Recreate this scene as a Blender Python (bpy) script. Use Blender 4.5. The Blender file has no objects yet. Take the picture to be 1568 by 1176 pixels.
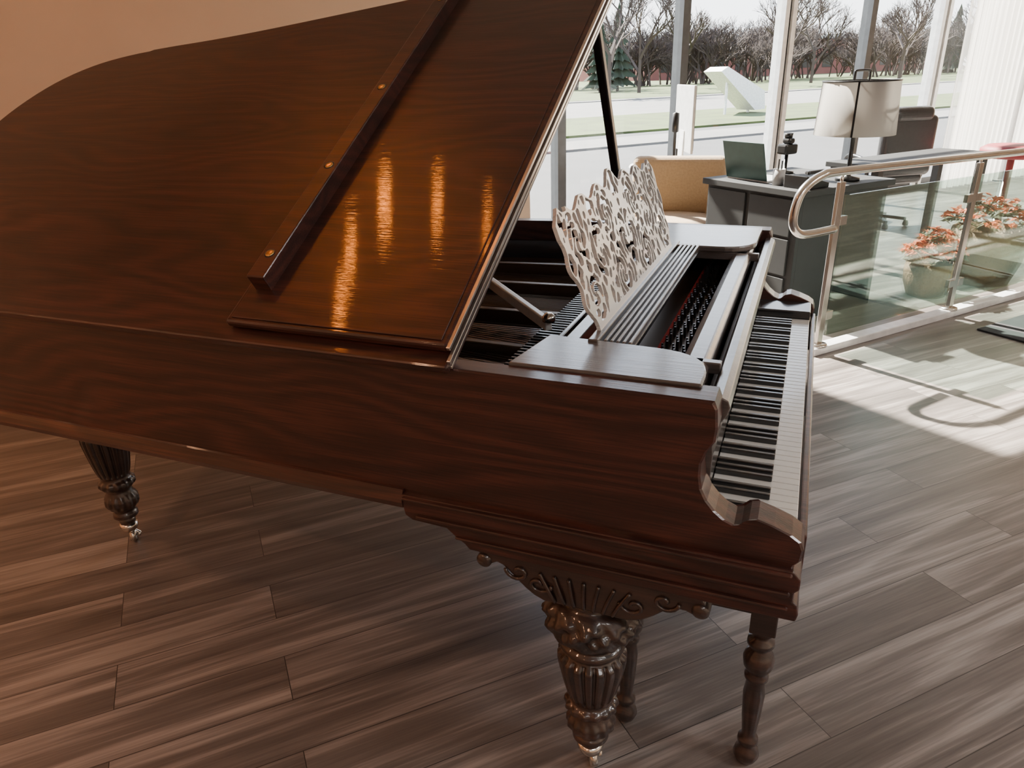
import bpy, bmesh, math, random
from mathutils import Vector, Matrix, noise
random.seed(7)
CX,CY,CZ=-1.1176,.0858,1.5566
TH=math.radians(-39.5)
def RW(p,q,z=0): return (CX+p*math.cos(TH)-q*math.sin(TH), CY+p*math.sin(TH)+q*math.cos(TH), z)

# ---------------------------------------------------------------- materials
def new_mat(name):
    m=bpy.data.materials.new(name); m.use_nodes=True
    return m,m.node_tree.nodes,m.node_tree.links,m.node_tree.nodes['Principled BSDF']
def plain(name,col,rough=.5,metal=0,coat=0,emit=None,es=0,var=.12,vs=14,bump=0,sheen=0):
    m,n,l,b=new_mat(name)
    tc=n.new('ShaderNodeTexCoord');nz=n.new('ShaderNodeTexNoise');nz.inputs['Scale'].default_value=vs;nz.inputs['Detail'].default_value=3
    l.new(tc.outputs['Object'],nz.inputs['Vector'])
    r=n.new('ShaderNodeValToRGB');r.color_ramp.elements[0].color=tuple(c*(1-var) for c in col)+(1,);r.color_ramp.elements[1].color=tuple(min(1,c*(1+var)) for c in col)+(1,)
    r.color_ramp.elements[0].position=.3;r.color_ramp.elements[1].position=.7
    l.new(nz.outputs['Fac'],r.inputs[0]);l.new(r.outputs[0],b.inputs['Base Color'])
    b.inputs['Roughness'].default_value=rough;b.inputs['Metallic'].default_value=metal;b.inputs['Coat Weight'].default_value=coat;b.inputs['Coat Roughness'].default_value=.1
    b.inputs['Sheen Weight'].default_value=sheen
    if emit: b.inputs['Emission Color'].default_value=emit+(1,);b.inputs['Emission Strength'].default_value=es
    if bump:
        bp=n.new('ShaderNodeBump');bp.inputs['Strength'].default_value=bump;bp.inputs['Distance'].default_value=.01;l.new(nz.outputs['Fac'],bp.inputs['Height']);l.new(bp.outputs[0],b.inputs['Normal'])
    return m
def wood(name,dark,mid,light,rough=.3,coat=.5,freq=7,fig=.085,cr_=.05,bs=.14):
    m,n,l,b=new_mat(name)
    tc=n.new('ShaderNodeTexCoord');sp=n.new('ShaderNodeSeparateXYZ');l.new(tc.outputs['Object'],sp.inputs[0])
    ad=n.new('ShaderNodeMath');ad.operation='ADD';l.new(sp.outputs[0],ad.inputs[0]);l.new(sp.outputs[2],ad.inputs[1])
    mp=n.new('ShaderNodeMapping');mp.inputs['Scale'].default_value=(2.2,.55,2.2);l.new(tc.outputs['Object'],mp.inputs[0])
    n1=n.new('ShaderNodeTexNoise');n1.inputs['Scale'].default_value=1.5;n1.inputs['Detail'].default_value=2;l.new(mp.outputs[0],n1.inputs['Vector'])
    ma=n.new('ShaderNodeMath');ma.operation='MULTIPLY_ADD';ma.inputs[1].default_value=.8;l.new(n1.outputs['Fac'],ma.inputs[0]);l.new(ad.outputs[0],ma.inputs[2])
    mm=n.new('ShaderNodeMath');mm.operation='MULTIPLY';mm.inputs[1].default_value=freq*6.28*2.4;l.new(ma.outputs[0],mm.inputs[0])
    si=n.new('ShaderNodeMath');si.operation='SINE';l.new(mm.outputs[0],si.inputs[0])
    mp2=n.new('ShaderNodeMapping');mp2.inputs['Scale'].default_value=(190,4,190);l.new(tc.outputs['Object'],mp2.inputs[0])
    n2=n.new('ShaderNodeTexNoise');n2.inputs['Scale'].default_value=1.5;n2.inputs['Detail'].default_value=4;l.new(mp2.outputs[0],n2.inputs['Vector'])
    mp3=n.new('ShaderNodeMapping');mp3.inputs['Scale'].default_value=(3,.8,3);l.new(tc.outputs['Object'],mp3.inputs[0])
    n3=n.new('ShaderNodeTexNoise');n3.inputs['Scale'].default_value=1.3;l.new(mp3.outputs[0],n3.inputs['Vector'])
    a1=n.new('ShaderNodeMath');a1.operation='MULTIPLY';a1.inputs[1].default_value=fig;l.new(si.outputs[0],a1.inputs[0])
    a2=n.new('ShaderNodeMath');a2.operation='MULTIPLY_ADD';a2.inputs[1].default_value=.6;l.new(n2.outputs['Fac'],a2.inputs[0]);l.new(a1.outputs[0],a2.inputs[2])
    a3=n.new('ShaderNodeMath');a3.operation='MULTIPLY_ADD';a3.inputs[1].default_value=.4;l.new(n3.outputs['Fac'],a3.inputs[0]);l.new(a2.outputs[0],a3.inputs[2])
    r=n.new('ShaderNodeValToRGB');e=r.color_ramp.elements;e[0].position=.28;e[0].color=dark+(1,);e[1].position=.78;e[1].color=light+(1,);k=e.new(.5);k.color=mid+(1,)
    l.new(a3.outputs[0],r.inputs[0]);l.new(r.outputs[0],b.inputs['Base Color'])
    b.inputs['Roughness'].default_value=rough+.1;b.inputs['Coat Weight'].default_value=coat;b.inputs['Coat Roughness'].default_value=cr_
    bp=n.new('ShaderNodeBump');bp.inputs['Strength'].default_value=bs;bp.inputs['Distance'].default_value=.002;l.new(n2.outputs['Fac'],bp.inputs['Height']);l.new(bp.outputs[0],b.inputs['Normal'])
    l.new(bp.outputs[0],b.inputs['Coat Normal'])
    return m
def thin_glass(name,tint,refl=.12,rough=.0):
    m=bpy.data.materials.new(name);m.use_nodes=True;n=m.node_tree.nodes;l=m.node_tree.links;n.clear()
    o=n.new('ShaderNodeOutputMaterial');mx=n.new('ShaderNodeMixShader');t=n.new('ShaderNodeBsdfTransparent');g=n.new('ShaderNodeBsdfGlossy')
    t.inputs[0].default_value=tint+(1,);g.inputs['Roughness'].default_value=rough;g.inputs[0].default_value=(.9,.95,.93,1)
    lw=n.new('ShaderNodeLayerWeight');lw.inputs[0].default_value=.25;mu=n.new('ShaderNodeMath');mu.operation='MULTIPLY_ADD';mu.inputs[1].default_value=.4;mu.inputs[2].default_value=refl
    l.new(lw.outputs['Fresnel'],mu.inputs[0]);l.new(mu.outputs[0],mx.inputs[0]);l.new(t.outputs[0],mx.inputs[1]);l.new(g.outputs[0],mx.inputs[2]);l.new(mx.outputs[0],o.inputs[0]);return m
def translucent(name,col,tr,mixd):
    m=bpy.data.materials.new(name);m.use_nodes=True;n=m.node_tree.nodes;l=m.node_tree.links;n.clear()
    o=n.new('ShaderNodeOutputMaterial');mx=n.new('ShaderNodeMixShader');mx.inputs[0].default_value=1-tr;t=n.new('ShaderNodeBsdfTransparent');tl=n.new('ShaderNodeBsdfTranslucent');tl.inputs[0].default_value=col+(1,);d=n.new('ShaderNodeBsdfDiffuse');d.inputs[0].default_value=col+(1,)
    m2=n.new('ShaderNodeMixShader');m2.inputs[0].default_value=mixd;l.new(tl.outputs[0],m2.inputs[1]);l.new(d.outputs[0],m2.inputs[2])
    l.new(t.outputs[0],mx.inputs[1]);l.new(m2.outputs[0],mx.inputs[2]);l.new(mx.outputs[0],o.inputs[0]);return m

ROSE=wood('rosewood',(.012,.0038,.0032),(.036,.0100,.0075),(.090,.025,.016))
ROSED=wood('rosewood_carved',(.010,.006,.0055),(.027,.0135,.011),(.058,.027,.020),coat=.8)
ROSEHAZE=wood('rosewood_top_haze',(.05,.043,.041),(.078,.066,.063),(.115,.10,.095),rough=.28,coat=1,cr_=.14)  # rosewood greyed and lightened, haze put into the colour
BLACKW=plain('ebonised_wood',(.012,.012,.014),.25,coat=.6)
PLATE=plain('bronze_iron_plate',(.06,.036,.023),.38,metal=.7)
STRING=plain('steel_string',(.30,.28,.26),.35,metal=1)
PINM=plain('blued_steel_pin',(.14,.14,.15),.35,metal=1)
SOUND=plain('spruce_soundboard',(.24,.11,.045),.4,coat=.4)
STEEL=plain('polished_steel',(.62,.6,.57),.2,metal=1,var=.05)
HINGE=plain('nickel_hinge',(.8,.78,.75),.3,metal=1,var=.05)
BRASS=plain('brass',(.6,.4,.16),.3,metal=1)
IVORY=plain('ivory_key',(.60,.59,.56),.25,coat=.5,var=.03)
EBONY=plain('ebony_key',(.01,.01,.011),.25,coat=.5)
FELT=plain('red_felt',(.35,.02,.02),.9)
FRETGLARE=plain('fretwork_glare_grey',(.60,.60,.60),.3,coat=.6,var=.05)  # wooden desk: window glare is put into this pale colour
LEATH=plain('black_leather',(.02,.02,.022),.4,coat=.2,bump=.2,vs=40)
TAN=plain('tan_upholstery',(.32,.225,.13),.85,var=.1,vs=60,bump=.15,sheen=.3)
NAVY=plain('charcoal_shell',(.05,.055,.07),.6)
DESK=plain('dark_desk_laminate',(.010,.011,.012),.75)
SHADE=translucent('linen_lampshade',(.46,.44,.41),.0,.6)
BLKM=plain('black_metal',(.015,.015,.016),.35,metal=.5)
PAPER=plain('white_plastic',(.40,.40,.40),.4)
LAPT=plain('laptop_shell',(.025,.06,.052),.4,metal=.3)
REDU=plain('red_upholstery',(.20,.015,.02),.6)
WICK=plain('wicker',(.17,.09,.045),.7,bump=.8,vs=60)
ORNG=plain('orange_flower',(.50,.075,.006),.6)
LEAF=plain('autumn_leaf',(.05,.045,.012),.6)
WALLM=plain('beige_wall_paint',(.80,.61,.44),.8,var=.03,vs=3)
CEILM=plain('ceiling_paint',(.50,.42,.35),.9,var=.03,vs=3)
FRD=plain('dark_window_frame',(.07,.074,.08),.4,metal=.4)
FRS=plain('silver_window_frame',(.70,.70,.70),.35,metal=.3)
GLASS=thin_glass('window_glass',(.93,.95,.95),.02)
RGLASS=thin_glass('railing_glass',(.80,.90,.86),.10)
WARM=plain('warm_lamp_lens',(1,.7,.4),.5,emit=(1,.25,.025),es=150)
WARM2=plain('soft_warm_lamp_lens',(1,.7,.4),.5,emit=(1,.5,.2),es=12)
GRASS=plain('lawn_grass',(.050,.070,.016),.95,var=.3,vs=.8)
ASPH=plain('asphalt',(.055,.055,.057),.9,var=.12,vs=.8)
CONC=plain('concrete',(.125,.122,.117),.9,var=.1,vs=1)
BARK=plain('tree_bark',(.045,.032,.028),.9)
PINE=plain('evergreen',(.015,.027,.014),.9,var=.4,vs=3)
BRICK=plain('red_brown_building',(.14,.045,.035),.9,var=.1,vs=.5)
SHEET=plain('white_panel',(.7,.69,.67),.6)
MATF=plain('mat_fibre',(.02,.02,.022),.95)
SHEER=translucent('sheer_fabric',(.65,.63,.60),.40,.35)
def floor_mat():
    m,n,l,b=new_mat('vinyl_plank_floor')
    tc=n.new('ShaderNodeTexCoord');mp=n.new('ShaderNodeMapping');mp.inputs['Rotation'].default_value=(0,0,math.radians(5));l.new(tc.outputs['Object'],mp.inputs[0])
    br=n.new('ShaderNodeTexBrick');br.offset=.37;br.inputs['Scale'].default_value=1;br.inputs['Brick Width'].default_value=1.22;br.inputs['Row Height'].default_value=.178;br.inputs['Mortar Size'].default_value=.0013;br.inputs['Bias'].default_value=0
    br.inputs['Color1'].default_value=(0,0,0,1);br.inputs['Color2'].default_value=(1,1,1,1);br.inputs['Mortar'].default_value=(.3,.3,.3,1);l.new(mp.outputs[0],br.inputs['Vector'])
    cm=n.new('ShaderNodeVectorMath');cm.operation='MULTIPLY_ADD';cm.inputs[1].default_value=(7,3,5);l.new(br.outputs['Color'],cm.inputs[0]);l.new(mp.outputs[0],cm.inputs[2])
    m2=n.new('ShaderNodeMapping');m2.inputs['Scale'].default_value=(.7,11,1);l.new(cm.outputs[0],m2.inputs[0])
    g=n.new('ShaderNodeTexNoise');g.inputs['Scale'].default_value=1.3;g.inputs['Detail'].default_value=5;g.inputs['Distortion'].default_value=.8;l.new(m2.outputs[0],g.inputs['Vector'])
    m3=n.new('ShaderNodeMapping');m3.inputs['Scale'].default_value=(3,110,1);l.new(cm.outputs[0],m3.inputs[0])
    g2=n.new('ShaderNodeTexNoise');g2.inputs['Scale'].default_value=1.4;g2.inputs['Detail'].default_value=4;l.new(m3.outputs[0],g2.inputs['Vector'])
    a=n.new('ShaderNodeMath');a.operation='MULTIPLY_ADD';a.inputs[1].default_value=.35;l.new(g2.outputs['Fac'],a.inputs[0]);l.new(g.outputs['Fac'],a.inputs[2])
    sc=n.new('ShaderNodeSeparateColor');l.new(br.outputs['Color'],sc.inputs[0])
    a2=n.new('ShaderNodeMath');a2.operation='MULTIPLY_ADD';a2.inputs[1].default_value=.13;l.new(sc.outputs[0],a2.inputs[0]);l.new(a.outputs[0],a2.inputs[2])
    r=n.new('ShaderNodeValToRGB');e=r.color_ramp.elements;e[0].position=.46;e[0].color=(.058,.049,.046,1);e[1].position=.97;e[1].color=(.29,.255,.235,1);k=e.new(.73);k.color=(.128,.109,.100,1)
    l.new(a2.outputs[0],r.inputs[0])
    mx=n.new('ShaderNodeMix');mx.data_type='RGBA';l.new(br.outputs['Fac'],mx.inputs[0]);l.new(r.outputs[0],mx.inputs[6]);mx.inputs[7].default_value=(.035,.03,.027,1)
    l.new(mx.outputs[2],b.inputs['Base Color']);b.inputs['Roughness'].default_value=.32
    bp=n.new('ShaderNodeBump');bp.inputs['Strength'].default_value=.15;bp.inputs['Distance'].default_value=.003;l.new(a.outputs[0],bp.inputs['Height']);l.new(bp.outputs[0],b.inputs['Normal'])
    return m
FLOORM=floor_mat()

# ---------------------------------------------------------------- mesh helpers
def link(o,parent=None):
    bpy.context.collection.objects.link(o)
    if parent: o.parent=parent
    return o
def mesh(name,vs,fs,mat,parent=None,smooth=False,bevel=0,seg=2,fix=True):
    me=bpy.data.meshes.new(name);me.from_pydata([tuple(v) for v in vs],[],fs)
    if fix:
        b=bmesh.new();b.from_mesh(me);bmesh.ops.recalc_face_normals(b,faces=b.faces);b.to_mesh(me);b.free()
    me.materials.append(mat)
    if smooth:
        for p in me.polygons:p.use_smooth=True
    o=link(bpy.data.objects.new(name,me),parent)
    if bevel:
        md=o.modifiers.new('bevel','BEVEL');md.width=bevel;md.segments=seg;md.limit_method='ANGLE';md.angle_limit=math.radians(40)
    return o
def boxv(x0,x1,y0,y1,z0,z1): return [(x0,y0,z0),(x1,y0,z0),(x1,y1,z0),(x0,y1,z0),(x0,y0,z1),(x1,y0,z1),(x1,y1,z1),(x0,y1,z1)]
BF=[(0,3,2,1),(4,5,6,7),(0,1,5,4),(1,2,6,5),(2,3,7,6),(3,0,4,7)]
def boxes(name,L,mat,parent=None,bevel=0,seg=2):
    vs=[];fs=[]
    for b in L:
        k=len(vs);vs+=boxv(*b);fs+=[tuple(i+k for i in f) for f in BF]
    return mesh(name,vs,fs,mat,parent,bevel=bevel,seg=seg)
def box(name,x0,x1,y0,y1,z0,z1,mat,parent=None,bevel=0,seg=2): return boxes(name,[(x0,x1,y0,y1,z0,z1)],mat,parent,bevel,seg)
def prism(name,poly,axis,a0,a1,mat,parent=None,bevel=0,seg=2):
    def P(u,v,a): return {'x':(a,u,v),'y':(u,a,v),'z':(u,v,a)}[axis]
    n=len(poly);vs=[P(u,v,a0) for u,v in poly]+[P(u,v,a1) for u,v in poly]
    fs=[tuple(range(n)),tuple(range(2*n-1,n-1,-1))]+[(i,(i+1)%n,n+(i+1)%n,n+i) for i in range(n)]
    return mesh(name,vs,fs,mat,parent,bevel=bevel,seg=seg)
def lathe(name,prof,mat,parent=None,loc=(0,0,0),n=48,mod=None,cap=True):
    vs=[];fs=[];m=len(prof)
    for j,(r,z) in enumerate(prof):
        for i in range(n):
            a=2*math.pi*i/n; rr=r*(mod(a,j/(m-1),z) if mod else 1)
            vs.append((loc[0]+rr*math.cos(a),loc[1]+rr*math.sin(a),loc[2]+z))
    for j in range(m-1):
        for i in range(n): fs.append((j*n+i,j*n+(i+1)%n,(j+1)*n+(i+1)%n,(j+1)*n+i))
    if cap: fs.append(tuple(range(n)));fs.append(tuple((m-1)*n+i for i in range(n)))
    return mesh(name,vs,fs,mat,parent,smooth=True)
def cr(pts,k=8,closed=False):
    out=[];n=len(pts);P=[Vector(p) for p in pts]
    rng=range(n) if closed else range(n-1)
    for i in rng:
        p0=P[(i-1)%n] if closed or i>0 else P[0];p1=P[i];p2=P[(i+1)%n];p3=P[(i+2)%n] if closed or i+2<n else P[-1]
        for t in range(k):
            t/=k;out.append(.5*((2*p1)+(p2-p0)*t+(2*p0-5*p1+4*p2-p3)*t*t+(3*p1-p0-3*p2+p3)*t**3))
    if not closed: out.append(P[-1])
    return out
def tube(name,pts,r,mat,parent=None,closed=False,n=10,radii=None):
    P=[Vector(p) for p in pts];vs=[];fs=[];N=len(P);prev=None
    for i,p in enumerate(P):
        t=(P[(i+1)%N]-P[i-1]) if closed else (P[min(i+1,N-1)]-P[max(i-1,0)])
        t.normalize()
        if prev is None:
            up=Vector((0,0,1)) if abs(t.z)<.9 else Vector((1,0,0)); u=t.cross(up).normalized()
        else: u=(prev-t*prev.dot(t)).normalized()
        prev=u;w=t.cross(u);rr=radii[i] if radii else r
        for k in range(n):
            a=2*math.pi*k/n;vs.append(p+(u*math.cos(a)+w*math.sin(a))*rr)
    for i in range(N if closed else N-1):
        for k in range(n): fs.append((i*n+k,i*n+(k+1)%n,((i+1)%N)*n+(k+1)%n,((i+1)%N)*n+k))
    if not closed: fs.append(tuple(range(n)));fs.append(tuple((N-1)*n+k for k in range(n)))
    return mesh(name,vs,fs,mat,parent,smooth=True)
def empty(name,loc=(0,0,0),rz=0):
    e=bpy.data.objects.new(name,None);e.location=loc;e.rotation_euler=(0,0,rz);bpy.context.collection.objects.link(e);return e
def room(o): o.location=(CX,CY,0);o.rotation_euler=(0,0,TH);return o

# ---------------------------------------------------------------- room shell (unseen double-height strip at the glass, shaped so high sun reaches the floor)
PL,PR,QB,QW,QN,PN,H,H2=-4.5,12.2,-3.5,6.0,4.25,2.45,3.1,5.4
QS=4.45
room(box('floor',PL,PR,QB,QW+.1,-.1,0,FLOORM))
room(boxes('ceiling',[(PL,PR,QB,QS,H,H+.1),(PN-.12,PR,QS,QW+.1,H2,H2+.1),(PN-.12,PR,QS-.1,QS,H+.1,H2)],CEILM))
room(box('wall_north',PL,PN,QN,QN+.12,0,H,WALLM))
room(box('wall_alcove',PN-.12,PN,QN+.12,QW,0,H2,WALLM))
room(box('wall_west',PL-.12,PL,QB,QN,0,H,WALLM))
room(box('wall_south',PL,PR,QB-.12,QB,0,H,WALLM))
room(boxes('wall_east',[(PR,PR+.12,QB,QS,0,H),(PR,PR+.12,QS,QW,0,H2)],WALLM))
room(box('baseboard_north',PL,PN,QN-.015,QN,0,.1,CEILM))
HT=5.2
room(box('trim_1',PN,PR,QW-.05,QW+.08,HT,H2,FRS))
room(box('trim_2',PN,PR,QW-.06,QW+.08,0,.07,FRD))
ms=[2.50,3.78,5.2,6.6,7.92,9.25,10.7,12.15]
for i in range(7):
    a,b=ms[i],ms[i+1]
    e=empty('window_%d'%(i+1),RW(a,QW),TH)
    w=b-a
    if i in(3,5):
        boxes('frame',[(-.08,-.02,-.06,.07,.07,HT),(.03,.09,-.06,.07,.07,HT)],FRS,e); box('gasket',-.02,.03,-.03,.05,.07,HT,BLKM,e)
    else: boxes('frame',[(-.045,.045,-.06,.07,.07,HT)],FRD,e)
    box('sill_rail',.045,w-.09,-.03,.04,.07,.14,FRD,e);box('transom',.045,w-.09,-.03,.04,2.95,3.03,FRD,e)
    mesh('pane',[(.02,0,.1),(w-.02,0,.1),(w-.02,0,HT),(.02,0,HT)],[(0,1,2,3)],GLASS,e)
N=240;vs=[];fs=[]
for i in range(N+1):
    p=9.36+2.7*i/N;q=5.72+.05*math.sin(i*.55)+.015*math.sin(i*1.7)
    vs+=[(p,q,.03),(p,q,HT)]
    if i: fs.append((2*i-2,2*i,2*i+1,2*i-1))
room(mesh('sheer_curtain',vs,fs,SHEER,smooth=True))

# ---------------------------------------------------------------- outside
GR=empty('outdoor_grounds',(CX,CY,0),TH)
def g(name,q0,q1,z,mat): return box(name,-60,190,q0,q1,-.3,z,mat,GR)
g('parking_lot',6.2,14.2,-.10,ASPH);g('walkway_near',14.2,16,-.05,CONC);g('driveway',16,17.3,-.10,ASPH)
g('lawn_near',17.3,24,-.04,GRASS);g('street',24,36.8,-.10,CONC);g('walkway_far',36.8,38,-.05,CONC);g('lawn_far',38,220,-.04,GRASS)
e=empty('commercial_building',RW(108,92),TH)
boxes('building_body',[(-34,35,0,20,-.04,5.6)],BRICK,e);boxes('roof_parapet',[(-34.3,35.3,-.3,20.3,5.4,6.1)],SHEET,e);boxes('strip_windows',[(-32+i*5,-29.5+i*5,-.05,.1,1,3.2) for i in range(13)],BLKM,e)
e=empty('white_sign_panel',RW(20.9,20.5,-.04),TH)
prism('panel',[(-1.25,1.45),(-.95,1.60),(.95,.75),(1.05,.12),(.55,.10)],'y',0,.9,SHEET,e)
boxes('posts',[(-.75,-.68,.2,.27,0,1.2),(.7,.77,.5,.57,0,.2)],FRS,e)
def tree_mesh(seed,h=7,spread=.75,trunk=.27,r0=.14,low=False):
    rnd=random.Random(seed);vs=[];fs=[]
    def seg(a,b,ra,rb):
        k=len(vs);t=(b-a).normalized();u=t.cross(Vector((.3,.9,.2))).normalized();w=t.cross(u)
        for c,r in((a,ra),(b,rb)):
            for i in range(3):
                an=i*2.094;vs.append(c+(u*math.cos(an)+w*math.sin(an))*r)
        for i in range(3): fs.append((k+i,k+(i+1)%3,k+3+(i+1)%3,k+3+i))
    def grow(a,d,L,r,dep):
        b=a+d*L;seg(a,b,r,r*.72)
        if dep==0:return
        for i in range(3):
            nd=(d+Vector((rnd.uniform(-1,1),rnd.uniform(-1,1),rnd.uniform(-.2,.6)))*spread).normalized()
            grow(b if i<2 else a+d*L*.6,nd,L*rnd.uniform(.6,.85),r*.66,dep-1)
    if low:
        for i in range(5): grow(Vector((rnd.uniform(-1,1),rnd.uniform(-1,1),0)),Vector((rnd.uniform(-.5,.5),rnd.uniform(-.5,.5),1)).normalized(),1.1,.075,5)
    else: grow(Vector((0,0,0)),Vector((0,0,1)),h*trunk,r0,6)
    me=bpy.data.meshes.new('bare_tree');me.from_pydata([tuple(v) for v in vs],[],fs);me.materials.append(BARK);return me
TM=[tree_mesh(i) for i in range(3)];BM=[tree_mesh(20+i,low=True,spread=.9) for i in range(2)]
k=0
for (p,q,s) in [(29,40,1.3),(36,46,1.2),(44,50,1.3),(50,45,1.3),(58,49,1.3),(66,46,1.4),(75,52,1.3),(84,50,1.4),(95,54,1.4),(106,52,1.3)]:
    o=bpy.data.objects.new('bare_tree',TM[k%3]);k+=1;o.location=RW(p,q,-.04);o.scale=(s,s,s);o.rotation_euler=(0,0,k);bpy.context.collection.objects.link(o)
def joined(name,meshes,places,mat):
    vs=[];fs=[]
    for i,(p,q,s) in enumerate(places):
        me=meshes[i%len(meshes)];k=len(vs);c,sn=math.cos(i*1.7),math.sin(i*1.7)
        vs+=[(p+s*(v.co.x*c-v.co.y*sn),q+s*(v.co.x*sn+v.co.y*c),s*v.co.z-.04) for v in me.vertices];fs+=[tuple(a+k for a in f.vertices) for f in me.polygons]
    o=mesh(name,vs,fs,mat,GR,fix=False);return o
rnd=random.Random(3)
joined('bare_thicket',BM,[(38+i*1.25,60+rnd.uniform(-3,9),rnd.uniform(1.1,2.0)) for i in range(90)],BARK)
def evergreen(p,q,s):
    vs=[];fs=[];rn=random.Random(int(p))
    for t in range(9):
        z0=.4+t*.55;R=1.5*(1-t/10);m=22;k=len(vs);vs.append((0,0,z0+.95))
        for j in range(m):
            an=j*2*math.pi/m;rr=R*(1 if j%2 else .62)*rn.uniform(.85,1.12);vs.append((rr*math.cos(an),rr*math.sin(an),z0-.25*(j%2)*rn.random()))
        for j in range(m): fs.append((k,k+1+j,k+1+(j+1)%m))
    o=mesh('evergreen_tree',vs,fs,PINE,None,fix=False);o.location=RW(p,q,-.04);o.scale=(s,s,s)
    tube('trunk',[(0,0,0),(0,0,4.5)],.1,BARK,o)
for a in [(38.5,52,1.15),(36,51,1.0),(99,62,1.4)]: evergreen(*a)

# ---------------------------------------------------------------- GRAND PIANO
GP=empty('grand_piano',(0,0,.05))
half=[(0,2.25),(.03,2.42),(.12,2.57),(.28,2.67),(.5,2.71),(.70,2.70),(.86,2.68),(1.0,2.62),(1.10,2.52),(1.16,2.39),(1.20,2.22),(1.235,2.03),(1.275,1.85),(1.33,1.64),(1.385,1.44),(1.43,1.27),(1.465,1.1),(1.49,.93),(1.5,.78)]
curve=[(v.x,v.y) for v in cr([(a,b,0) for a,b in half],4)]
def path(y0): return [(0,y0)]+[(0,y0+(2.25-y0)*i/6) for i in range(1,6)]+curve+[(1.5,y0)]
def normals(P):
    out=[]
    for i in range(len(P)):
        a=Vector(P[max(i-1,0)]);b=Vector(P[min(i+1,len(P)-1)]);t=(b-a).normalized();out.append(Vector((t.y,-t.x)))
    return out
def sweep(name,y0,prof,mat,bevel=0,cap=True):
    P=path(y0);Nn=normals(P);m=len(prof);vs=[];fs=[]
    for p,nn in zip(P,Nn):
        for (o,z) in prof: vs.append((p[0]+nn.x*o,p[1]+nn.y*o,z))
    for i in range(len(P)-1):
        for j in range(m): fs.append((i*m+j,i*m+(j+1)%m,(i+1)*m+(j+1)%m,(i+1)*m+j))
    fs.append(tuple(range(m)));fs.append(tuple((len(P)-1)*m+j for j in range(m)))
    return mesh(name,vs,fs,mat,GP,bevel=bevel)
sweep('rim',.30,[(0,.68),(0,.996),(.004,1.0),(.05,1.0),(.05,.68)],ROSE)
sweep('rim_base_moulding',.80,[(-.012,.672),(-.016,.685),(-.012,.70),(-.006,.712),(.01,.716),(.01,.672)],ROSE)
sweep('inner_rim',.30,[(.05,.68),(.05,.93),(.075,.93),(.075,.68)],BLACKW)
P=path(.30);prism('soundboard',[(min(max(x,.06),1.44),min(y,2.64)) for x,y in P],'z',.79,.80,SOUND,GP)
prism('underside_panel',[(min(max(x,.03),1.47),min(y,2.67)) for x,y in P],'z',.685,.70,ROSED,GP)
arm=[(.30,1.0),(.187,1.0),(.181,.985),(.178,.95),(.18,.925),(.192,.905),(.200,.88),(.200,.855),(.196,.83),(.185,.808),(.170,.79),(.152,.775),(.136,.768),(.124,.772),(.112,.784),(.098,.788),(.07,.78),(.04,.768),(.024,.757),(.018,.742),(.02,.72),(.03,.708),(.03,.68),(.30,.68)]
for nm,a,b in(('bass_arm',0,.07),('treble_arm',1.43,1.5)):
    def ins(poly,d): return [((y+d if y<.25 else y),(z-d if z>.99 else z)) for y,z in poly]
    n=len(arm);L=[(a,ins(arm,.004)),(a+.004,arm),(b-.004,arm),(b,ins(arm,.004))];vs=[];fs=[]
    for x,pl in L: vs+=[(x,y,z) for y,z in pl]
    for s in range(3):
        for i in range(n): fs.append((s*n+i,s*n+(i+1)%n,(s+1)*n+(i+1)%n,(s+1)*n+i))
    fs.append(tuple(range(n)));fs.append(tuple(3*n+i for i in range(n)))
    mesh(nm,vs,fs,ROSE,GP)
kb=[(.015,.60),(.012,.615),(.016,.635),(.024,.642),(.024,.66),(.016,.668),(.016,.69),(.03,.705),(.80,.705),(.815,.69),(.80,.672),(.797,.655),(.78,.645),(.70,.642),(.68,.625),(.66,.612),(.65,.60)]
for nm,a,b in(('bass_deck_side',-.012,.09),('treble_deck_side',1.41,1.512)): prism(nm,kb,'x',a,b,ROSE,GP,bevel=.003)
boxes('deck_side_beads',[(-.018,.0,.03,.77,.652,.662),(-.018,.0,.03,.68,.622,.630),(-.020,.0,.03,.80,.694,.702)],ROSE,GP,bevel=.004)
box('keybed',.09,1.41,.03,.65,.605,.69,ROSED,GP)
box('key_slip',.07,1.43,.012,.026,.60,.728,ROSE,GP,bevel=.004)
box('key_block_bass',.07,.083,.03,.2,.69,.748,BLACKW,GP,bevel=.002);box('key_block_treble',1.314,1.43,.03,.2,.69,.765,BLACKW,GP,bevel=.004)
K0=.085;kw=1.225/52
boxes('white_keys',[(K0+i*kw+.0006,K0+(i+1)*kw-.0006,.031,.195,.70,.74) for i in range(52)],IVORY,GP,bevel=.0012,seg=1)
bl=[];names='ABCDEFG'
for i in range(51):
    if names[i%7] in 'ACDFG':
        x=K0+(i+1)*kw;bl.append((x-.0052,x+.0052,.083,.195,.74,.752))
boxes('black_keys',bl,EBONY,GP,bevel=.002)
fb=[(.195,.752),(.190,.80),(.188,.86),(.192,.90),(.182,.925),(.170,.945),(.166,.96),(.170,.972),(.182,.978),(.198,.975),(.205,.96),(.215,.95),(.215,.75)]
prism('fallboard',fb,'x',.07,1.43,ROSEHAZE,GP,bevel=.002)
prism('front_stretcher',[(.222,.93),(.222,.978),(.232,.988),(.262,.988),(.278,.975),(.278,.93)],'x',.07,1.43,ROSEHAZE,GP,bevel=.003)
box('action_well_floor',.05,1.45,.2,.62,.70,.72,BLACKW,GP)
prism('pin_block',[(.285,.86),(.285,.895),(.46,.905),(.46,.86)],'x',.05,1.45,PLATE,GP)
pins=[]
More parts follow.
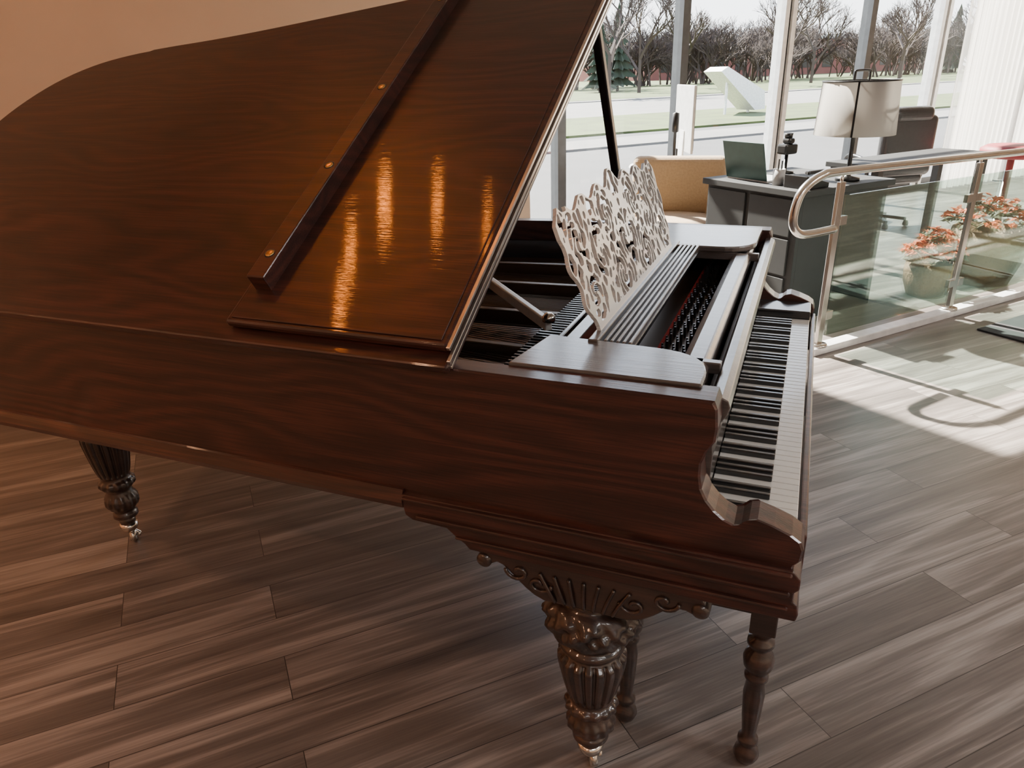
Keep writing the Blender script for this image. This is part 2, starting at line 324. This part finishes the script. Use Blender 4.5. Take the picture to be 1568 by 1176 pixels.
for i in range(74):
    for j in range(3):
        x=.10+i*.0178+(j%2)*.005;y=.30+j*.024+.004*(i%3);pins.append((x-.0022,x+.0022,y-.0022,y+.0022,.895,.925))
boxes('tuning_pins',pins,PINM,GP)
boxes('felt_strips',[(.07,1.43,.44,.458,.905,.909),(.07,1.43,.364,.371,.899,.905),(.09,1.40,.50,.53,.885,.8885)],FELT,GP)
plate_out=[(min(max(x,.075),1.425),min(y,2.62)) for x,y in P if y>.6]
def ring(name,P,w,z0,z1,mat):
    vs=[];fs=[];Nn=normals(P)
    for p,nn in zip(P,Nn):
        for o,z in((0,z0),(0,z1),(w,z1),(w,z0)): vs.append((p[0]+nn.x*o,p[1]+nn.y*o,z))
    for i in range(len(P)-1):
        for j in range(4): fs.append((i*4+j,i*4+(j+1)%4,(i+1)*4+(j+1)%4,(i+1)*4+j))
    return mesh(name,vs,fs,mat,GP)
ring('plate_ring',plate_out,.10,.84,.865,PLATE)
def beam(name,a,b,w,h,mat,parent=GP):
    a=Vector(a);b=Vector(b);t=(b-a).normalized();u=t.cross(Vector((0,0,1)))
    if u.length<.01:u=Vector((1,0,0))
    u.normalize();v=u.cross(t)
    vs=[c+u*su*w/2+v*sv*h/2 for c in(a,b) for su,sv in((-1,-1),(1,-1),(1,1),(-1,1))]
    return mesh(name,vs,[(0,1,2,3),(7,6,5,4),(0,4,5,1),(1,5,6,2),(2,6,7,3),(3,7,4,0)],mat,parent,bevel=min(w,h)*.2)
for i,(a,b) in enumerate([((.35,.46),(.45,2.4)),((.62,.46),(.62,2.55)),((.9,.46),(.86,2.45)),((1.16,.46),(1.08,2.1)),((.12,.5),(.55,2.3))]): beam('plate_strut_%d'%(i+1),(a[0],a[1],.90),(b[0],b[1],.87),.028,.045,PLATE)
S=[]
for i in range(70):
    x=.5+i*.0128;yend=2.35-1.55*(i/70)**1.1;S.append(((x,.46,.885),(x-.02,yend,.875)))
for i in range(26): S.append(((.12+i*.013,.46,.895),(.42+i*.013,2.3-.004*i,.89)))
vs=[];fs=[]
for a,b in S:
    k=len(vs)
    for c in(a,b): vs+=[(c[0]-.0009,c[1],c[2]-.0009),(c[0]+.0009,c[1],c[2]-.0009),(c[0],c[1],c[2]+.0012)]
    fs+=[(k,k+1,k+4,k+3),(k+1,k+2,k+5,k+4),(k+2,k,k+3,k+5)]
mesh('strings',vs,fs,STRING,GP)
boxes('dampers',[(.12+i*.0185,.12+i*.0185+.009,.60,.66,.893,.925) for i in range(66)],BLACKW,GP,bevel=.002)
box('damper_rail',.08,1.40,.585,.60,.90,.93,BLACKW,GP,bevel=.004)
beam('plate_brace',(.42,.62,.955),(.74,.92,.96),.018,.03,FRS)
lathe('brace_nut',[(0,0),(.016,0),(.016,.012),(.008,.02),(0,.02)],STEEL,GP,(.42,.62,.965),n=20)
def rounded(poly,corner,r,k=8):
    out=[];n=len(poly)
    for i,p in enumerate(poly):
        if i in corner:
            p0=Vector(poly[i-1]);p1=Vector(p);p2=Vector(poly[(i+1)%n]);a=p1+(p0-p1).normalized()*r;b=p1+(p2-p1).normalized()*r
            for t in range(k+1):
                t/=k;out.append(tuple((1-t)**2*a+2*t*(1-t)*p1+t*t*b))
        else: out.append(p)
    return out
prism('shelf_bass',rounded([(.050,.575),(.050,.215),(.205,.215),(.225,.55)],[2],.11),'z',.988,1.006,ROSEHAZE,GP,bevel=.004)
prism('shelf_treble',rounded([(1.445,.54),(1.12,.54),(1.125,.215),(1.445,.212)],[2],.11),'z',.988,1.006,ROSEHAZE,GP,bevel=.004)
boxes('desk_tray_rails',[(.2,1.16,.44,.462,.99,1.012)]+[(.215,1.14,.375+i*.0125,.383+i*.0125,.99,1.008) for i in range(5)],ROSEHAZE,GP,bevel=.003)
boxes('desk_tray_base',[(.215,1.14,.373,.46,.982,.992)],BLACKW,GP)
boxes('desk_slide_rails',[(.205,.225,.2,.56,.965,.988),(1.13,1.15,.2,.56,.965,.988),(.225,1.13,.50,.53,.955,.985)],ROSEHAZE,GP,bevel=.002)
def fret():
    W=.92;Hh=.31;step=.0024;nx=int(W/step);ny=int(Hh/step);ctr=W/2
    def top(u):
        a=abs(u-ctr)/ctr
        h=.268+.018*math.exp(-(a/.10)**2)+.011*math.cos(a*22)-.014*a*a
        if a>.82: h=.256+.022*math.exp(-((a-.95)/.05)**2)-.3*max(0,a-.97)
        return h
    def side(h): return .050-.05*min(1,max(0,h/.19))**.8+.009*math.sin(h*75)+(.02*((h-.2)/.06)**2 if h>.2 else 0)
    swirl=[(.10,.07,1),(.10,.19,-1),(.22,.13,1),(.33,.06,-1),(.33,.20,1),(.43,.13,-1)]
    def pat(u,h):
        m=min(u,W-u);v=0;ws=0
        for (cx,cy,s) in swirl:
            dx,dy=m-cx,h-cy;d=math.hypot(dx,dy)+1e-5;w=math.exp(-(d/.055)**2);an=math.atan2(dy,dx)
            v+=w*math.sin(s*an*2+d*150);ws+=w
        nz=noise.noise(Vector((m*32,h*23,3.1)))*1.6+noise.noise(Vector((m*70,h*55,9)))*.55
        return abs(v/(ws+.25)*.75+nz*.8)
    alive=set()
    for i in range(nx):
        for j in range(ny):
            u=(i+.5)*step;h=(j+.5)*step
            e=min(min(u,W-u)-side(h),top(u)-h)
            if e<0: continue
            if e<.0070 or h<.016 or pat(u,h)<.34: alive.add((i,j))
    seen=set();st=[(nx//2,1)];seen.add(st[0])
    while st:
        a=st.pop()
        for d in((1,0),(-1,0),(0,1),(0,-1)):
            b=(a[0]+d[0],a[1]+d[1])
            if b in alive and b not in seen: seen.add(b);st.append(b)
    bm=bmesh.new();V={}
    def gv(i,j):
        if (i,j) not in V: V[(i,j)]=bm.verts.new((i*step,0,j*step))
        return V[(i,j)]
    for (i,j) in seen: bm.faces.new((gv(i,j),gv(i+1,j),gv(i+1,j+1),gv(i,j+1)))
    for _ in range(4): bmesh.ops.smooth_vert(bm,verts=bm.verts,factor=.5,use_axis_x=True,use_axis_z=True)
    me=bpy.data.meshes.new('music_desk_fretwork');bm.to_mesh(me);bm.free();me.materials.append(FRETGLARE)
    o=link(bpy.data.objects.new('music_desk_fretwork',me),GP)
    o.location=(.205,.452,1.008);o.rotation_euler=(math.radians(-20),0,0)
    s=o.modifiers.new('s','SOLIDIFY');s.thickness=.008;s.offset=0
fret()
beam('music_desk_stay',(.66,.50,.99),(.66,.545,1.16),.02,.008,ROSED)
# lid
a=math.radians(31.3)
lid=empty('lid',(0,0,1.0));lid.parent=GP;lid.rotation_euler=(0,-a,0)
lo=[(x,y) for x,y in path(.671)]
lo=[(x-.012 if x<.01 else x*.985, y-.03 if y>2.3 else y) for x,y in lo]
prism('main_leaf',lo,'z',-.004,.016,ROSE,lid,bevel=.005)
prism('main_leaf_moulding',[(x*.985+.011,y*.995+.004) for x,y in lo],'z',-.014,-.0035,ROSE,lid,bevel=.004)
box('front_leaf',.022,1.495,.676,1.200,.019,.039,ROSE,lid,bevel=.006)
box('front_leaf_bead',.034,1.48,.69,1.187,.039,.042,ROSE,lid,bevel=.002)
box('front_leaf_lip',.115,1.40,1.128,1.173,.040,.082,ROSE,lid,bevel=.003)
for i,s in enumerate((.185,.482,.80,1.24)):
    lathe('lip_screw_%d'%(i+1),[(0,0),(.010,0),(.010,.0015),(.006,.0028),(0,.0028)],BRASS,lid,(s,1.151,.0815),n=20)
    lathe('lip_screw_hole_%d'%(i+1),[(0.0101,0),(.0135,0),(.0135,.001),(.0101,.001)],BLACKW,lid,(s,1.151,.0815),n=20,cap=False)
boxes('lid_hinge',[(.0,1.485,.6665,.672,.000,.007),(.0,1.485,.6655,.673,.013,.022),(.02,1.485,.6690,.677,.029,.037)],HINGE,lid,bevel=.001)
beam('lid_prop',(1.40,.675,.985),(1.095,.71,1.655),.028,.026,BLACKW)
def leg(name,cx,cy,ztop,scale=1.0):
    zb=.03; L=ztop-zb
    pr=[(0,.070),(.012,.084),(.03,.088),(.045,.080),(.055,.070),(.07,.074),(.09,.088),(.12,.100),(.16,.105),(.20,.102),(.24,.092),(.275,.078),(.30,.066),(.315,.064),(.33,.072),(.345,.074),(.36,.066),(.375,.062),(.39,.068),(.41,.078),(.44,.078),(.50,.073),(.56,.067),(.62,.060),(.66,.053),(.675,.048),(.69,.05),(.705,.060),(.725,.062),(.74,.056),(.75,.045),(.765,.042),(.79,.047),(.82,.056),(.85,.057),(.875,.050),(.89,.040),(.905,.036),(.92,.042),(.94,.043),(.955,.034),(.97,.028),(1,.026)]
    pts=[]
    for i in range(len(pr)-1):
        for t in range(3):
            u=t/3;pts.append((pr[i][0]+(pr[i+1][0]-pr[i][0])*u,pr[i][1]+(pr[i+1][1]-pr[i][1])*u))
    pts.append(pr[-1])
    prof=[(r*scale,ztop-t*L) for t,r in pts]
    def mod(an,f,z):
        t=(ztop-z)/L
        if .39<t<.665: return 1-.13*max(0,math.cos(18*an))**.6 if math.cos(18*an)>0 else 1
        if .075<t<.30:
            w=math.sin((t-.075)/.225*math.pi);return 1+w*(.07*math.cos(10*an+2.5*math.sin(t*40))+.035*math.cos(20*an-t*60))
        if .69<t<.745 or .79<t<.88: return 1+.035*math.cos(14*an)
        if .01<t<.05: return 1+.02*math.cos(24*an)
        return 1
    lathe(name,prof,ROSED,GP,(cx,cy,0),n=144,mod=mod)
    lathe(name+'_ferrule',[(.0,.034),(.030,.034),(.031,.02),(.026,.008),(.02,.0),(.0,.0)],STEEL,GP,(cx,cy,-.0),n=28)
    tube(name+'_caster_fork',[(cx,cy,.005),(cx+.012,cy,-.004),(cx+.02,cy-.02,-.02),(cx+.012,cy-.022,-.026)],.006,STEEL,GP)
    o=lathe(name+'_caster_wheel',[(0,-.011),(.014,-.011),(.023,-.008),(.0245,0),(.023,.008),(.014,.011),(0,.011)],STEEL,GP,n=28)
    o.location=(cx+.006,cy-.004,-.0252);o.rotation_euler=(math.pi/2,0,.5)
leg('leg_bass',.093,.412,.508)
leg('leg_treble',1.405,.412,.508)
leg('leg_tail',.417,2.265,.66,.98)
lathe('leg_tail_plate',[(.0,.66),(.10,.66),(.105,.672),(.10,.69),(0,.69)],ROSED,GP,(.417,2.265,0))
def bracket(side,x0,x1):
    poly=[(.636,.603),(.631,.585),(.622,.572),(.612,.567),(.602,.572),(.592,.578),(.580,.574),(.565,.562),(.548,.545),(.53,.528),(.512,.515),(.49,.506),(.315,.506),(.288,.515),(.265,.532),(.245,.550),(.225,.562),(.205,.562),(.190,.556),(.175,.560),(.167,.572),(.170,.586),(.18,.603)]
    prism('leg_bracket_'+side,poly,'x',x0,x1,ROSED,GP,bevel=.004)
    xs=x0-.002 if side=='bass' else x1+.002
    for i,(y,z,s) in enumerate([(.545,.568,1),(.50,.548,-1),(.305,.548,1),(.245,.574,-1)]):
        pts=[(xs,y+s*(.004+.0028*t)*math.cos(t*.75),z+(.004+.0028*t)*math.sin(t*.75)*.8) for t in [k*.5 for k in range(18)]]
        tube('carved_scroll_%s_%d'%(side,i),pts,.0042,ROSED,GP,n=8)
    for i,(y,z) in enumerate([(.621,.577),(.178,.570)]):
        o=lathe('scroll_volute_%s_%d'%(side,i),[(0,x0-.008),(.010,x0-.007),(.0165,x0-.002),(.0175,x0+.01),(.0175,x1-.01),(.0165,x1+.002),(.010,x1+.007),(0,x1+.008)],ROSED,GP,n=28)
        o.rotation_euler=(0,math.pi/2,0);o.location=(0,y,z)
    for i in range(7):
        y=.345+i*.02;tube('acanthus_%s_%d'%(side,i),cr([(xs,y,.512),(xs-.004*(1 if side=='bass' else -1),y+(i-3)*.004,.54),(xs,y+(i-3)*.011,.575)],5),.004,ROSED,GP,n=8)
bracket('bass',-.004,.19);bracket('treble',1.31,1.504)
boxes('lyre',[(.62,.88,.44,.50,.05,.10),(.66,.69,.455,.485,.10,.60),(.81,.84,.455,.485,.10,.60),(.70,.80,.46,.48,.56,.605)],ROSED,GP,bevel=.006)
boxes('pedals',[(.67,.695,.37,.45,.06,.07),(.805,.83,.37,.45,.06,.07)],BRASS,GP,bevel=.003)

# ---------------------------------------------------------------- bench
PB=empty('piano_bench',(0,0,0))
def bleg(name,cx,cy):
    pr=[(.47,.0),(.47,.023),(.40,.023),(.395,.017),(.385,.016),(.378,.026),(.368,.027),(.36,.018),(.352,.018),(.34,.027),(.325,.031),(.305,.029),(.29,.022),(.285,.018),(.277,.024),(.268,.024),(.26,.018),(.22,.022),(.15,.019),(.10,.015),(.085,.014),(.078,.021),(.068,.022),(.06,.015),(.052,.016),(.04,.024),(.025,.027),(.01,.022),(.0,.014),(.0,0)]
    lathe(name,[(r*1.12,z) for z,r in pr],ROSED,PB,(cx,cy,0),n=32)
    box(name+'_block',cx-.028,cx+.028,cy-.028,cy+.028,.41,.49,ROSED,PB,bevel=.003)
for i,(x,y) in enumerate([(.239,.062),(.26,.365),(1.14,.062),(1.14,.365)]): bleg('leg_%d'%(i+1),x,y)
boxes('apron',[(.25,1.13,.05,.07,.44,.495),(.25,1.13,.356,.376,.44,.495),(.24,.26,.07,.356,.44,.495),(1.13,1.15,.07,.356,.44,.495)],ROSED,PB,bevel=.002)
box('seat_board',.20,1.18,.03,.40,.495,.515,ROSED,PB,bevel=.006)
box('seat_cushion',.21,1.17,.038,.39,.515,.56,LEATH,PB,bevel=.015,seg=3)

# ---------------------------------------------------------------- railing
RL=empty('glass_railing',RW(0,0),TH)
q0=2.62
box('kerb',3.36,8.6,q0-.04,q0+.04,0,.045,FRS,RL,bevel=.005)
for i,p in enumerate((3.43,4.68,5.93,7.18,8.43)):
    box('post_%d'%i,p-.022,p+.022,q0-.012,q0+.012,.04,.975,STEEL,RL,bevel=.003)
    tube('saddle_%d'%i,[(p,q0,.96),(p,q0,1.01)],.009,STEEL,RL)
    lathe('flange_%d'%i,[(0,.045),(.05,.045),(.05,.057),(0,.057)],STEEL,RL,(p,q0,0),n=24)
    if i<4:
        boxes('glass_%d'%i,[(p+.05,p+1.20,q0-.006,q0+.006,.10,.90)],RGLASS,RL)
        boxes('clamps_%d'%i,[(p+.02,p+.075,q0-.014,q0+.014,z,z+.05) for z in(.2,.74)]+[(p+1.175,p+1.23,q0-.014,q0+.014,z,z+.05) for z in(.2,.74)],STEEL,RL,bevel=.003)
tube('handrail',cr([(8.7,q0-.03,1.0),(6,q0-.03,1.005),(4.5,q0-.03,1.02),(3.42,q0-.03,1.035),(3.23,q0-.03,1.025),(3.11,q0-.03,.97),(3.065,q0-.03,.89),(3.06,q0-.03,.80),(3.11,q0-.03,.745),(3.2,q0-.03,.73),(3.40,q0-.02,.73)],8),.023,STEEL,RL,n=16)
room(box('entrance_mat',4.55,6.4,1.75,2.35,0,.012,MATF,bevel=.004))

# ---------------------------------------------------------------- office furniture
D=empty('reception_desk',RW(3.68,3.08),TH)
box('top',-.03,.85,-.03,.83,.81,.85,DESK,D,bevel=.004);boxes('panels',[(0,.03,0,.80,0,.81),(.03,.82,0,.03,0,.81),(.79,.82,.03,.80,0,.81)],DESK,D,bevel=.002)
boxes('drawer_fronts',[(-.012,0,.05,.40,.06+i*.25,.29+i*.25) for i in range(3)]+[(-.012,0,.44,.78,.06,.79)],DESK,D,bevel=.003)
L=empty('laptop',RW(3.77,3.62,.85),TH)
box('base',0,.24,-.18,.18,0,.014,PAPER,L,bevel=.003)
prism('screen',[(-.005,.01),(.003,.01),(-.06,.25),(-.068,.25)],'y',-.18,.18,LAPT,L,bevel=.002)
T=empty('desk_phone',RW(3.72,3.17,.85),TH)
prism('body',[(0,0),(.2,0),(.2,.03),(0,.08)],'y',-.09,.09,BLKM,T,bevel=.005);boxes('handset',[(.02,.18,-.08,-.04,.085,.11)],BLKM,T,bevel=.012)
T=empty('pen_cup',RW(3.76,3.34,.85),TH)
lathe('cup',[(0,0),(.035,0),(.038,.1),(.034,.1),(.031,.01),(0,.01)],PAPER,T,n=24);boxes('pens',[(-.01,-.004,0,.006,.01,.16),(.008,.014,-.01,-.004,.01,.15)],BLKM,T)
T=empty('desk_camera',RW(4.22,3.70,.85),TH)
lathe('stem',[(0,0),(.06,0),(.06,.015),(.012,.02),(.012,.14),(0,.14)],BLKM,T,n=20);boxes('head',[(-.06,.06,-.045,.045,.13,.20),(-.03,.03,-.04,.03,.20,.24)],BLKM,T,bevel=.015);lathe('lens',[(0,0),(.026,0),(.03,.03),(.022,.03),(0,.02)],BLKM,T,(0,0,.24),n=20)
T=empty('table_lamp',RW(4.24,3.20,.85),TH)
R0,R1=.225,.242;S0,S1=.285,.60
lathe('shade',[(R1,S0),(R0,S1),(R0-.004,S1),(R1-.004,S0),(R1,S0)],SHADE,T,n=64,cap=False)
lathe('base',[(0,0),(.075,0),(.075,.02),(.02,.03),(.014,.08),(.014,.42),(0,.42)],BLKM,T,n=32)
for i in range(3):
    an=i*2*math.pi/3-.45;c,s=math.cos(an),math.sin(an);beam('strap_%d'%i,(c*(R1+.004),s*(R1+.004),S0),(c*(R0+.004),s*(R0+.004),S1),.012,.004,BLKM,T)
    beam('spider_%d'%i,(0,0,S1-.005),(c*R0,s*R0,S1),.008,.006,BLKM,T)
tube('handle',cr([(-.07,0,S1),(-.07,0,S1+.045),(-.055,0,S1+.06),(.055,0,S1+.06),(.07,0,S1+.045),(.07,0,S1)],6),.008,BLKM,T)
tube('ring',[(R0*math.cos(t*math.pi/24),R0*math.sin(t*math.pi/24),S1+.002) for t in range(48)],.005,BLKM,T,closed=True)
def armchair(p,q,rot):
    A=empty('armchair',RW(p,q),TH+rot)
    def shell(name,ro,ri,z0,ztop,mat):
        vs=[];fs=[];n=36;t0,t1=-.25,math.pi+.25
        for i in range(n+1):
            t=t0+(t1-t0)*i/n;k=max(0,math.sin(t))**1.2;zt=z0+(ztop-z0)*(.45+.55*k);c,s=math.cos(t),math.sin(t)
            vs+=[(ro*.93*c,ro*.93*s,z0),(ro*c,ro*s*1.02,zt-.03),((ro+ri)/2*c,(ro+ri)/2*s*1.02,zt),(ri*c,ri*s,zt-.03),(ri*.97*c,ri*.97*s,z0)]
        for i in range(n):
            for j in range(5): fs.append((i*5+j,i*5+(j+1)%5,i*5+5+(j+1)%5,i*5+5+j))
        fs.append((0,1,2,3,4));fs.append(tuple(n*5+j for j in range(5)))
        return mesh(name,vs,fs,mat,A,smooth=True)
    shell('shell',.43,.38,.2,.70,NAVY);shell('inner_padding',.385,.31,.25,.74,TAN)
    box('back_cushion',-.38,.38,.20,.34,.42,.90,TAN,A,bevel=.06,seg=5)
    lathe('seat_cushion',[(0,.25),(.33,.25),(.345,.3),(.345,.40),(.32,.45),(.2,.465),(0,.47)],TAN,A,n=40)
    for i,(x,y) in enumerate([(-.25,-.22),(.25,-.22),(-.25,.25),(.25,.25)]): lathe('leg_%d'%i,[(0,0),(.014,0),(.022,.2),(0,.2)],BLKM,A,(x,y,0),n=12)
armchair(3.96,4.52,-.75)
T=empty('round_table',RW(4.66,5.30),TH)
lathe('top',[(0,.71),(.46,.71),(.47,.725),(.46,.74),(0,.74)],PAPER,T,n=48);lathe('pedestal',[(0,0),(.28,0),(.28,.02),(.05,.04),(.035,.1),(.035,.70),(.15,.71),(0,.71)],BLKM,T,n=32)
T=empty('computer_monitor',RW(4.68,5.30,.74),TH+math.radians(62))
box('screen',-.33,.33,-.012,.012,.12,.68,PAPER,T,bevel=.008);box('display_glass',-.32,.32,-.015,-.0125,.15,.67,BLKM,T)
prism('stand',[(-.02,.0),(.1,.0),(.1,.008),(.03,.012),(.02,.3),(.012,.3),(.01,.01),(-.1,.008),(-.1,0)],'x',-.08,.08,FRS,T)
T=empty('desk_speaker',RW(4.44,5.14,.74),TH)
lathe('stem',[(0,0),(.07,0),(.07,.015),(.014,.03),(.014,.3),(.03,.31),(.03,.46),(0,.47)],BLKM,T,n=20)
def office_chair(p,q,rot):
    A=empty('office_chair',RW(p,q),TH+rot)
    box('seat',-.26,.26,-.25,.25,.44,.54,LEATH,A,bevel=.045,seg=4)
    box('back_rest',-.29,.29,.20,.31,.52,1.08,LEATH,A,bevel=.09,seg=6)
    boxes('back_channels',[(-.20+.14*i,-.08+.14*i,.175,.22,.58,1.02) for i in range(3)],LEATH,A,bevel=.03,seg=4)
    box('head_roll',-.22,.22,.19,.33,1.02,1.16,LEATH,A,bevel=.06,seg=5)
    lathe('column',[(0,.1),(.03,.1),(.03,.45),(0,.45)],BLKM,A,n=16)
    for i in range(5):
        t=i*2*math.pi/5;beam('spoke_%d'%i,(0,0,.1),(.28*math.cos(t),.28*math.sin(t),.075),.04,.03,BLKM,A);lathe('wheel_%d'%i,[(0,0),(.028,.01),(.03,.03),(.02,.06),(0,.06)],BLKM,A,(.28*math.cos(t),.28*math.sin(t),0),n=14)
    for s in(-1,1): tube('arm_%d'%s,cr([(s*.30,.15,.49),(s*.33,.15,.66),(s*.33,-.1,.70),(s*.32,-.18,.66)],6),.02,BLKM,A)
office_chair(6.9,4.8,math.pi-.3)
T=empty('work_table',RW(5.2,3.65),TH)
box('top',0,1.5,0,.5,.78,.82,DESK,T,bevel=.004)
boxes('legs',[(.03,.09,.03,.09,0,.78),(1.41,1.47,.03,.09,0,.78),(.03,.09,.41,.47,0,.78),(1.41,1.47,.41,.47,0,.78)],BLKM,T)
T=empty('red_stool',RW(7.45,3.9),TH)
lathe('seat',[(0,.70),(.24,.70),(.27,.73),(.27,.78),(.22,.81),(0,.815)],REDU,T,n=36);lathe('pedestal',[(0,0),(.22,0),(.22,.02),(.04,.04),(.03,.7),(0,.7)],STEEL,T,n=24)
def planter(name,p,q,R,hh,flowers,lv,fr=.03):
    T=empty(name,RW(p,q),TH)
    lathe('basket',[(0,0),(R*.75,0),(R*.95,hh*.4),(R,hh*.75),(R*.93,hh),(R*.85,hh),(R*.8,hh*.8),(0,hh*.8)],WICK,T,n=48,mod=lambda a,f,z:1+.02*math.sin(a*24)*math.cos(z*120))
    rnd=random.Random(len(name)+int(p*10))
    for mat,nm,cnt,rr in((LEAF,'leaves',lv,.035),(ORNG,'blossoms',flowers,fr)):
        vs=[];fs=[]
        for i in range(cnt):
            t=rnd.uniform(0,6.28);r=R*1.2*math.sqrt(rnd.random());z=hh+.02+.2*(1-(r/(R*1.25))**2)*rnd.uniform(.3,1.0)+(.03 if mat is ORNG else 0)
            c=Vector((r*math.cos(t),r*math.sin(t),z));n0=Vector((rnd.uniform(-.9,.9),rnd.uniform(-.9,.9),1)).normalized();u=n0.cross(Vector((1,0,0))).normalized();w=n0.cross(u)
            k=len(vs);m=10;vs.append(c+n0*.012)
            for j in range(m):
                an=j*2*math.pi/m;q2=rr*(1 if j%2 else .6);vs.append(c+(u*math.cos(an)+w*math.sin(an))*q2)
            for j in range(m): fs.append((k,k+1+j,k+1+(j+1)%m))
        mesh(nm,vs,fs,mat,T,fix=False)
planter('flower_planter',5.02,3.0,.17,.24,150,110)
planter('flower_planter',5.66,3.0,.26,.40,120,130)

# ---------------------------------------------------------------- lights
def downlight(x,y,pw,size=.07,col=(1,.62,.34),mat=None,spot=True):
    e=empty('recessed_downlight',(x,y,H))
    lathe('trim',[(size*1.35,0),(size*1.35,-.008),(size,-.008),(size,-.001),(size*1.35,0)],FRS,e,n=24,cap=False)
    lathe('lens',[(0,-.003),(size,-.003),(size,-.006),(0,-.006)],mat or WARM,e,n=12)
    if spot:
        ld=bpy.data.lights.new('bulb','SPOT');ld.energy=pw;ld.color=col;ld.spot_size=math.radians(130);ld.spot_blend=.7;ld.shadow_soft_size=size
        o=bpy.data.objects.new('bulb',ld);o.location=(0,0,-.03);link(o,e)
for (x,y,sz) in [(.324,2.30,.040),(.616,2.29,.036),(.867,2.126,.042),(.88,1.82,.032),(.76,1.53,.025)]: downlight(x,y,0,size=sz,spot=False)
for (p,q) in [(-2.2,1.0),(-2.4,2.8),(-3.6,3.7),(-2.6,-.8)]:
    x,y,_=RW(p,q);downlight(x,y,150,col=(1,.50,.27),mat=WARM2)
for i,(p,q,pw) in enumerate([(.6,-1.8,35),(3.2,-1.6,100),(5.8,-1.0,100),(-1.6,-2.6,20)]):
    e=empty('fill_light_panel',RW(p,q,H),TH)  # added out of view as fill to brighten the interior
    box('housing',-.62,.62,-.32,.32,-.02,0,FRS,e)
    ld=bpy.data.lights.new('panel','AREA');ld.shape='RECTANGLE';ld.size=1.2;ld.size_y=.6;ld.energy=pw;ld.color=(1,.97,.94)
    o=bpy.data.objects.new('panel',ld);o.location=(0,0,-.03);link(o,e)
el=math.radians(45)
d=Vector((.12*math.cos(el),-.993*math.cos(el),-math.sin(el)))
d=Matrix.Rotation(TH,3,'Z')@d
sl=bpy.data.lights.new('sun','SUN');sl.energy=75;sl.angle=math.radians(.9);sl.color=(1,.92,.80)
so=link(bpy.data.objects.new('sun',sl));so.rotation_euler=d.to_track_quat('-Z','Y').to_euler();so.location=(0,0,20)
w=bpy.data.worlds.new('sky');bpy.context.scene.world=w;w.use_nodes=True;n=w.node_tree.nodes;l=w.node_tree.links
bg=n['Background'];tc=n.new('ShaderNodeTexCoord');sp=n.new('ShaderNodeSeparateXYZ');l.new(tc.outputs['Generated'],sp.inputs[0])
r=n.new('ShaderNodeValToRGB');r.color_ramp.elements[0].position=.0;r.color_ramp.elements[0].color=(.97,.97,.98,1);r.color_ramp.elements[1].position=.7;r.color_ramp.elements[1].color=(.5,.66,.92,1)
l.new(sp.outputs[2],r.inputs[0]);l.new(r.outputs[0],bg.inputs[0]);bg.inputs[1].default_value=5.5

# ---------------------------------------------------------------- camera
pit,roll,yaw=[math.radians(v) for v in(23.334,-1.881,22.418)]
F=Vector((math.cos(pit)*math.cos(yaw),math.cos(pit)*math.sin(yaw),-math.sin(pit)));R=Vector((math.sin(yaw),-math.cos(yaw),0));U=R.cross(F)
c,s=math.cos(roll),math.sin(roll);R,U=c*R+s*U,-s*R+c*U
cd=bpy.data.cameras.new('camera');cd.sensor_width=36;cd.sensor_fit='HORIZONTAL';cd.lens=36*1100.9/1568;cd.clip_start=.02;cd.clip_end=500
co=link(bpy.data.objects.new('camera',cd))
co.matrix_world=Matrix(((R.x,U.x,-F.x,CX),(R.y,U.y,-F.y,CY),(R.z,U.z,-F.z,CZ),(0,0,0,1)))
bpy.context.scene.camera=co
